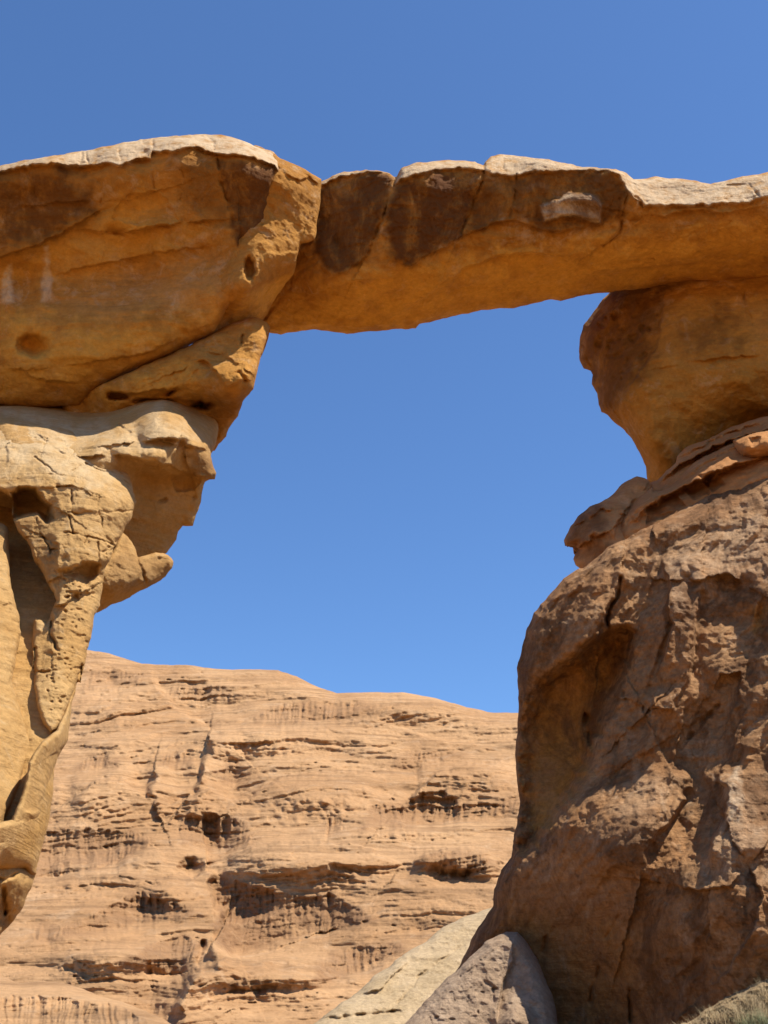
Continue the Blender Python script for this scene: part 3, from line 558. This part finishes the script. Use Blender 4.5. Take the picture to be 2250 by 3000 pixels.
# ------------------------------------------------------------------ wedge under the bridge's left end
wd = rock('wedge_rock', Z(1, '300,1370 400,1325 500,1283 600,1243 740,1173 880,1116 1000,1056 1130,986 1190,968 1250,962 1300,990 1312,1010 1300,1065 1270,1150 1250,1230 1230,1310 1180,1370 1160,1440 1120,1490 1100,1540 1060,1575 1045,1610 900,1600 300,1500'),
     Z(1, '500,1300,20.2 740,1200,20 1000,1075,19.9 1250,978,19.9 1300,1020,20.1 900,1180,19.85 1050,1180,19.75 1150,1120,19.8 950,1170,19.65 1080,1205,19.45 1110,1290,19.15 1200,1250,19.3 1260,1150,19.6 1290,1050,19.8 900,1300,19.75 1050,1350,19.8 1180,1350,19.7 700,1320,20 700,1395,20.6 900,1395,20.6 1100,1450,20.7 1080,1540,21 400,1390,20.9 400,1500,21'),
     M_ARCH, feats=[groove(Z(1, '1250,965 1190,1030 1170,1080'), 5, .12), lip(Z(1, '930,1195 990,1170 1050,1230 1100,1300 1160,1270 1240,1270'), .2, 60), lip(Z(1, '1080,1150 1120,1160 1170,1200'), .12, 40), groove(Z(1, '1120,1240 1160,1230 1190,1270'), 6, .12),
        bump(Z(1, '575,1345'), 26, 10, -1.4, 0, 3), bump(Z(1, '750,1370'), 40, 7, -1.0), bump(Z(1, '980,1390'), 28, 10, -1.0), bump(Z(1, '830,1330'), 22, 6, -.5, -15), lip(Z(1, '500,1330 650,1330 800,1310 900,1340'), .15, 50)],
     thick=2.5, rim=(24, .4), backR=120, amps=[(.10, .9, 1, 'f'), (.04, .3, 1, 'f'), (.05, .5, 1, 'b'), (.03, .3, 1, 't')], tints=[('warm', Z(1, '400,1330 880,1180 950,1250 1000,1400 500,1400'), 40, .7), ('stain', Z(1, '950,1340 1230,1320 1100,1540 1040,1600'), 30, .5)], seed=61, base=(-4, 19.5, 10))
tag(wd, 'angular rock wedge with a sunlit corner jammed under the bridge at left', 'rock')

# ------------------------------------------------------------------ the left pillar
pl = thing('rock_pillar', (-5.5, 18, 0), 'tall pale sandstone pillar with cracked head under the left of the bridge', 'rock pillar')
PA = [(.07, 1.2, 1, 'f'), (.03, .35, 1, 'f'), (.035, .22, 1, 't'), (.014, .12, 1, 'f'), (.02, .4, 1, 'b')]
rock('ledge', Z(3, '-1540,130 700,150 1300,180 1530,250 1515,400 1480,500 1465,560 1480,640 1500,680 1495,722 1455,725 1420,735 1405,800 1395,880 1370,950 1340,1042 1270,1040 1240,1080 1225,1140 1190,1190 1160,1235 1000,1300 700,1350 -1540,1350'),
     Z(3, '-800,200,20.6 -800,700,18.2 0,205,21.6 400,205,21.6 760,200,21.5 1300,215,20.7 1500,270,20.9 0,250,19.3 250,315,19.3 450,365,19.3 650,400,19.3 850,350,19.3 940,385,19.3 0,400,18.4 400,480,18.3 700,480,18.3 '
          '1000,340,19.0 1180,270,19.1 1180,380,18.8 1300,400,19.1 1400,350,20 1450,450,20 900,480,18.5 1000,520,18.3 1150,580,18.4 1000,700,19.2 1150,720,19.4 1300,560,19.2 1350,480,18.9 1450,560,19.4 1470,680,19.5 1300,750,19.6 1350,950,19.9 1100,950,19.6 1000,1150,19.8 1200,1130,20.1 0,1000,18.6 600,1000,18.8'),
     M_PILL, pl, feats=[lip(Z(3, '960,460 1100,440 1200,430 1260,455 1270,490'), .35, 60), lip(Z(3, '760,560 900,560 1000,590 1100,600 1200,620 1210,580'), .45, 60), lip(Z(3, '1250,480 1330,500 1455,525'), .25, 50), lip(Z(3, '1330,690 1400,720 1490,725'), .25, 60),
        dome(Z(3, '1080,300 1130,255 1220,245 1270,330 1260,390 1090,370'), -.12, 40), dome(Z(3, '1180,720 1230,680 1340,680 1400,740 1350,800 1220,810'), -.15, 40), groove(Z(3, '1100,870 1140,855'), 6, .12), groove(Z(3, '1350,850 1400,840'), 5, .1),
        bump(Z(3, '1150,460'), 60, 25, -.25), lip(Z(3, '940,700 1000,600 1080,640'), .12, 30), groove(Z(3, '820,340 870,370 900,400'), 4, .15)],
     thick=3.5, rim=(22, .35), backR=180, amps=PA, tints=[('warm', Z(3, '900,600 1200,620 1420,730 1340,1040 1000,1250 900,1100'), 40, .7), ('pale', Z(3, '0,230 400,350 900,380 1080,240 1330,430 760,540 300,380'), 40, .7), ('stain', Z(3, '1320,560 1500,560 1500,730 1340,700'), 20, .7)], seed=71)
LEAN = lambda x, y: .0018 * (x - 120) - .0024 * (y - 1450)
LEANB = lambda x, y: .0012 * (x - 120) - .0022 * (y - 1450)
rock('back_wall', Z(3, '-1540,700 300,700 700,900 700,1330 690,1600 640,1650 620,1850 600,1910 560,2133') + Z(4, '455,200 430,300 380,430 300,650 0,1200 -1300,1800'),
     Z(3, '-800,800,18.6 0,900,18.6 300,1200,18.5 600,1300,18.2 600,1800,17.7 300,1800,17.6 0,1800,17.5 100,2133,17.0 500,2133,17.05 100,2800,16.4 -500,2800,16.4'), M_PILL, pl, feats=[LEANB], tints=[('warm', Z(3, '-1540,700 700,900 640,2133 300,2900 -500,2900'), 10, .3)], thick=2.5, rim=(15, .2), backR=150, amps=PA, seed=72)
cracksH = ['430,950 560,955 690,945 780,950 920,935', '490,800 495,900 500,945', '690,830 680,900 690,945', '470,955 485,1040 500,1100', '690,960 700,1040 730,1110 790,1160', '440,1090 560,1110 690,1140 790,1170', '400,775 500,770 600,800 690,830 770,800 850,815',
           '110,390 300,440 400,520 480,560 600,610', '150,370 330,440 480,400', '600,610 700,660 820,690', '610,610 450,690 330,690', '760,560 830,640 850,760', '240,560 330,640 380,680', '430,1180 480,1290', '350,1210 460,1200', '130,1140 310,1130 410,1170', '600,1120 590,1170', '680,1160 690,1290', '250,1000 280,1100 330,1160 350,1230',
           '820,690 900,760', '330,440 270,560', '560,500 480,560']
head = Z(3, '-1540,330 -300,340 0,360 200,350 350,345 500,385 600,440 700,500 760,540 830,590 880,640 915,740 945,880 920,970 890,1030 860,1075 830,1130 800,1185 770,1265 730,1340 715,1420 710,1500 690,1600 655,1660 650,1720 640,1790 620,1850 600,1910 590,1990 570,2080 560,2133') + \
    Z(4, '480,100 462,180 420,290 380,400 340,478 300,500 250,430 215,330 200,200 205,0') + Z(3, '240,2133 228,2000 222,1850 235,1690 270,1690 330,1712 350,1660 395,1560 370,1500 330,1440 280,1330 240,1280 190,1150 120,1080 85,960 90,870 60,830 0,800 -1540,750')
rock('cracked_head', head,
     Z(3, '-800,400,17.8 -800,700,17.2 0,380,18.2 350,360,18.3 600,450,18.3 760,560,18.2 880,650,18.1 0,500,17.7 300,500,17.5 600,600,17.4 800,720,17.4 0,700,17.3 300,700,17.1 600,760,17.0 850,850,17.25 930,880,17.6 '
          '200,850,17.2 500,900,16.95 750,950,17.05 400,1100,16.95 700,1150,17.1 830,1100,17.5 200,1050,17.2 500,1280,17.0 700,1290,17.2 450,1450,17.2 600,1500,17.2 690,1500,17.5 450,1700,17.05 600,1700,17.2 300,1800,17.2 450,1900,16.9 580,1900,17.2 260,2050,17.0 400,2100,16.75 540,2100,17 '
          '450,2400,16.7 350,2300,16.6'),
     M_PILL, pl, feats=[LEAN] + [groove(Z(3, c), 2.3, .085) for c in cracksH] + [
        lip(Z(3, '400,775 480,770 570,800'), .12, 40), patch(Z(3, '90,820 150,790 240,800 290,870 350,900 360,980 330,1010 260,960 150,980 100,990 80,900'), -.95, 11), lip(Z(3, '60,830 150,790 240,795 290,860 355,900'), .15, 60),
        lip(Z(3, '440,1380 560,1310 690,1300 730,1330'), .22, 60), patch(Z(3, '450,1370 560,1310 680,1320 640,1400 600,1440 540,1400'), -.35, 14), lip(Z(3, '350,1600 430,1590 530,1530'), .25, 60), lip(Z(3, '365,1900 355,1780 380,1660'), -.15, 40), groove(Z(3, '350,1600 360,1800 400,1900'), 5, .2),
        lip(Z(3, '340,1140 400,1170 405,1400'), .12, 60), lip(Z(3, '240,1150 250,1300 330,1500'), -.1, 50), patch(Z(3, '560,1380 640,1440 700,1400 720,1340'), -.15, 14), groove(Z(3, '230,2060 400,2050 560,2030'), 4, .1),
        pits(11, 45, Z(3, '380,1600 620,1600 600,1900 560,2133 460,2133 400,1900'), 2, 4.5, .055), pits(12, 45, Z(4, '220,30 480,30 450,200 380,380 330,440 240,320'), 2, 4.5, .055), pits(13, 30, Z(3, '430,1400 640,1440 640,1560 460,1560'), 2, 6, .1), pits(14, 16, Z(3, '700,1190 850,1080 780,1280 700,1260'), 2, 6, .1),
        lip(Z(3, '0,520 50,480 60,590 40,600'), .08, 20), groove(Z(3, '490,960 600,965 700,955'), 6, .1)],
     thick=1.6, rim=(15, .24), backR=110, amps=[(.06, 1.1, 1, 'f'), (.025, .3, 1, 'f'), (.035, .2, 1, 't'), (.014, .12, 1, 'f'), (.03, .4, 1, 'b')], tints=[('pale', Z(3, '-300,350 350,345 700,520 900,700 600,760 300,640 0,600'), 60, .8), ('stain', Z(3, '120,980 260,960 330,1010 380,1100 400,1300 330,1400 180,1150'), 25, .4)], seed=73)
rock('pillar_foot', [(-1000, 2150), (-90, 2150), (-60, 2350), (-45, 2520), (-60, 2700), (-95, 2900), (-120, 3150), (-140, 3420), (-150, 3750), (-1000, 3750)],
     lambda x, y: 14.9 - .0044 * (np.minimum(y, 2600) - 2133) - .002 * np.maximum(y - 2600, 0) + .0012 * (x + 60), M_PILL, pl, thick=3, rim=(60, .8), backR=200, amps=PA, seed=79)
rock('side_column', Z(3, '-1540,950 0,1020 40,1045 65,1085 62,1300 80,1480 112,1600 152,1780 112,1950 80,2133') + Z(4, '70,180 85,260 110,330 165,500 205,542 172,640 130,760 90,860 40,980 0,1110 -1300,1350'),
     Z(3, '-800,1100,17.2 0,1060,17.6 0,1400,17.2 60,1400,17.35 0,1800,16.8 130,1790,17.0 0,2133,16.5 70,2133,16.7 -800,2133,16.3') + Z(4, '100,500,16.5 0,600,16.2 150,650,16.6 0,1000,16 -400,1000,15.7'), M_PILL, pl,
     feats=[LEAN, lip(Z(3, '0,1600 60,1580 130,1610'), .05, 40), groove(Z(3, '-50,1700 60,1690 140,1720'), 4, .05)], thick=1.2, rim=(14, .25), backR=90, amps=PA, tints=[('stain', Z(4, '-50,900 60,900 100,1000 0,1110'), 15, .4)], seed=74)
rock('buttress', Z(4, '-1300,1660 -1300,1300 0,1215 130,1290 200,1290 212,1330 182,1420 140,1510 90,1590 50,1640 0,1690 -1300,1950'),
     Z(4, '200,1300,17.1 150,1500,17.2 50,1640,17.2 0,1350,16.3 100,1350,16.4 0,1550,16.6 -400,1400,15.8 -400,1800,16'), M_PILL, pl, feats=[LEAN, groove(Z(4, '0,1365 60,1350 110,1330'), 5, .15), groove(Z(4, '20,1420 30,1560'), 6, .2), bump(Z(4, '20,1580'), 30, 50, -.4), lip(Z(4, '130,1400 60,1570 20,1640'), -.1, 30)], thick=1.2, rim=(20, .3), backR=80, amps=PA, tints=[('stain', Z(4, '0,1450 60,1480 60,1640 0,1680'), 15, .8)], seed=75)
rock('buttress', Z(4, '290,660 345,620 322,700 312,860 292,1000 252,1140 232,1220 212,1330 182,1345 150,1345 135,1310 0,1300 -1300,1600 -1300,1350 100,1000'),
     Z(4, '330,650,17.0 310,860,16.9 250,1140,16.8 180,1340,16.7 280,850,16.5 200,1100,16.2 120,1200,16.0 0,1280,15.9 -400,1450,15.5'), M_PILL, pl, feats=[LEAN, bump(Z(4, '140,1330'), 25, 30, -.3)], thick=1.0, rim=(22, .35), backR=80, amps=[(.05, 1.2, 1, 'f'), (.015, .3, 1, 'f'), (.02, .3, 1, 't')], tints=[('warm', Z(4, '0,1300 250,1000 320,700 300,1000 200,1300'), 30, .6), ('stain', Z(4, '110,1280 200,1280 200,1345 140,1345'), 15, .7)], seed=76)
rock('buttress', Z(4, '440,225 425,320 415,400 407,480 402,540 372,580 342,640 315,700 290,800 262,920 222,1010 150,1100 80,1180 0,1255 -1300,1500 -1300,1250 0,1120 55,1040 100,940 140,820 168,670 205,600 250,550 300,505 335,478 370,400'),
     Z(4, '430,250,16.9 400,500,16.8 340,640,16.6 290,800,16.4 220,1010,16.1 80,1180,15.8 0,1250,15.7 370,500,16.4 300,580,16.1 230,700,15.9 180,850,15.7 110,1000,15.5 0,1150,15.4 -400,1350,15.0'), M_PILL, pl,
     feats=[LEAN, lip(Z(4, '400,545 370,580 340,600'), -.1, 30), groove(Z(4, '300,680 280,800 240,930'), 5, .06), bump(Z(4, '190,975'), 20, 10, .1)], thick=1.0, rim=(20, .35), backR=80, amps=[(.05, 1.0, 1, 'f'), (.02, .3, 1, 'f'), (.02, .3, 1, 't')], seed=77, jit=3)
rock('hanging_slab', Z(3, '840,1080 890,1120 940,1190 962,1262 1020,1240 1080,1225 1130,1235 1165,1242 1190,1265 1205,1295 1195,1340 1150,1390 1080,1440 1000,1490 900,1540 780,1590 670,1645 560,1640 560,1400 700,1330 790,1200'),
     Z(3, '850,1100,18.0 900,1250,17.9 750,1350,17.7 750,1480,17.8 1000,1300,18.1 1150,1270,18.4 1190,1330,18.5 1010,1450,18.25 880,1470,18.0 700,1640,18.9 900,1540,18.9 1080,1440,18.7 1000,1490,18.9'),
     M_PILL, pl, feats=[LEAN, lip(Z(3, '710,1510 800,1490 900,1472 1010,1468 1080,1432 1150,1385'), .15, 40), groove(Z(3, '935,1180 960,1270 990,1360 1020,1470'), 4, .08), lip(Z(3, '935,1180 960,1270 990,1360 1020,1470'), .07, 40), bump(Z(3, '1105,1275'), 8, 7, -.1)],
     thick=1.2, rim=(12, .2), backR=80, amps=[(.05, .6, 1, 'f'), (.03, .18, 1, 'f'), (.03, .25, 1, 'b')], tints=[('stain', Z(3, '720,1400 860,1150 960,1270 1200,1290 1150,1390 1010,1465 730,1490'), 15, .5), ('warm', Z(3, '670,1645 720,1510 1010,1475 1080,1440 900,1540'), 8, .9)], seed=78)

# ------------------------------------------------------------------ grass at the foot of the cliff
def blade_mat(name, c):
    m = bpy.data.materials.new(name); m.use_nodes = True; nt = m.node_tree; b = nt.nodes['Principled BSDF']
    n = nt.nodes.new('ShaderNodeTexNoise'); n.inputs['Scale'].default_value = 30; mx = nt.nodes.new('ShaderNodeMix'); mx.data_type = 'RGBA'
    nt.links.new(n.outputs[0], mx.inputs[0]); mx.inputs[6].default_value = (*[v * .6 for v in c], 1); mx.inputs[7].default_value = (*[v * 1.3 for v in c], 1)
    nt.links.new(mx.outputs[2], b.inputs['Base Color']); b.inputs['Roughness'].default_value = .8
    return m
M_DRY = blade_mat('dry_grass', (.38, .27, .13)); M_GRN = blade_mat('green_grass', (.20, .20, .085))
def tuft(name, px, py, Y, hgt, n, mat, seed, spread=.25):
    rg = random.Random(seed); rx, rz = rays(np.array([px]), np.array([py]))
    loc = (float(rx[0] * Y), Y, EYE + float(rz[0] * Y)); V = []; F = []
    for k in range(n):
        a = rg.uniform(0, 6.28); r = spread * .5 * rg.random(); x, y = r * math.cos(a), r * math.sin(a); lean = rg.uniform(.1, .9); h = hgt * rg.uniform(.5, 1.1)
        b = rg.uniform(0, 6.28); w = rg.uniform(.002, .0045); dx, dy = math.cos(b) * lean, math.sin(b) * lean; i = len(V)
        for s in (0, .5, 1):
            ww = w * (1 - s * .9); cx = x + dx * h * s * s; cy = y + dy * h * s * s; cz = -.05 + h * s * (1 - .25 * lean * s)
            V += [(cx - dy * ww, cy + dx * ww - ww, cz), (cx + dy * ww + ww, cy - dx * ww, cz)]
        F += [(i, i + 1, i + 3, i + 2), (i + 2, i + 3, i + 5, i + 4)]
    me = bpy.data.meshes.new(name); me.from_pydata(V, [], F); me.materials.append(mat)
    o = bpy.data.objects.new(name, me); COL.objects.link(o); o.location = loc
    return o
bank_y = lambda x, y: 14.9 - (y - 2880) * .0062 - (x - 2100) * .001
tag(rock('rubble_bank', Z(7, '1180,1250 1290,1060 1340,990 1400,955 1450,925 1500,890 1560,865 1620,830 1700,800 2100,700 2100,1500 1180,1500'), bank_y, M_BANK, thick=1.5, rim=(30, .5), backR=100,
     amps=[(.12, .7, 1, 'f'), (.10, .2, 1, 'r'), (.10, .25, 1, 'b'), (.03, .07, 1, 'f')], seed=91, jit=10, base=(4, 14, 0)),
    'low tan rubble bank with dry grass at the bottom right corner', 'rubble bank')
for k, (x, y, h, n) in enumerate(Z(7, '1470,975,.3,60 1550,960,.35,90 1600,915,.3,70 1645,880,.35,80 1530,915,.18,30 1400,985,.22,40 1640,925,.25,50 1500,955,.25,50 1610,960,.28,60 1580,900,.22,40 1450,945,.2,40 1340,1000,.2,30')):
    tag(tuft('dry_grass_tuft', x, y, float(bank_y(x, y)) - .12, h * .8, int(n * 1.5), M_DRY, k), 'straw coloured dry grass tuft on the rubble bank at the cliff foot', 'grass tuft', 'dry grass tufts at the cliff foot')
for k, (x, y, h, n) in enumerate(Z(7, '1580,1000,.3,120 1640,985,.32,140')):
    tag(tuft('green_grass_tuft', x, y, float(bank_y(x, y)) - .12, h * .8, int(n * 1.5), M_GRN, 20 + k), 'fresh green grass tuft in the bottom right corner', 'grass tuft', 'green grass tufts at the cliff foot')
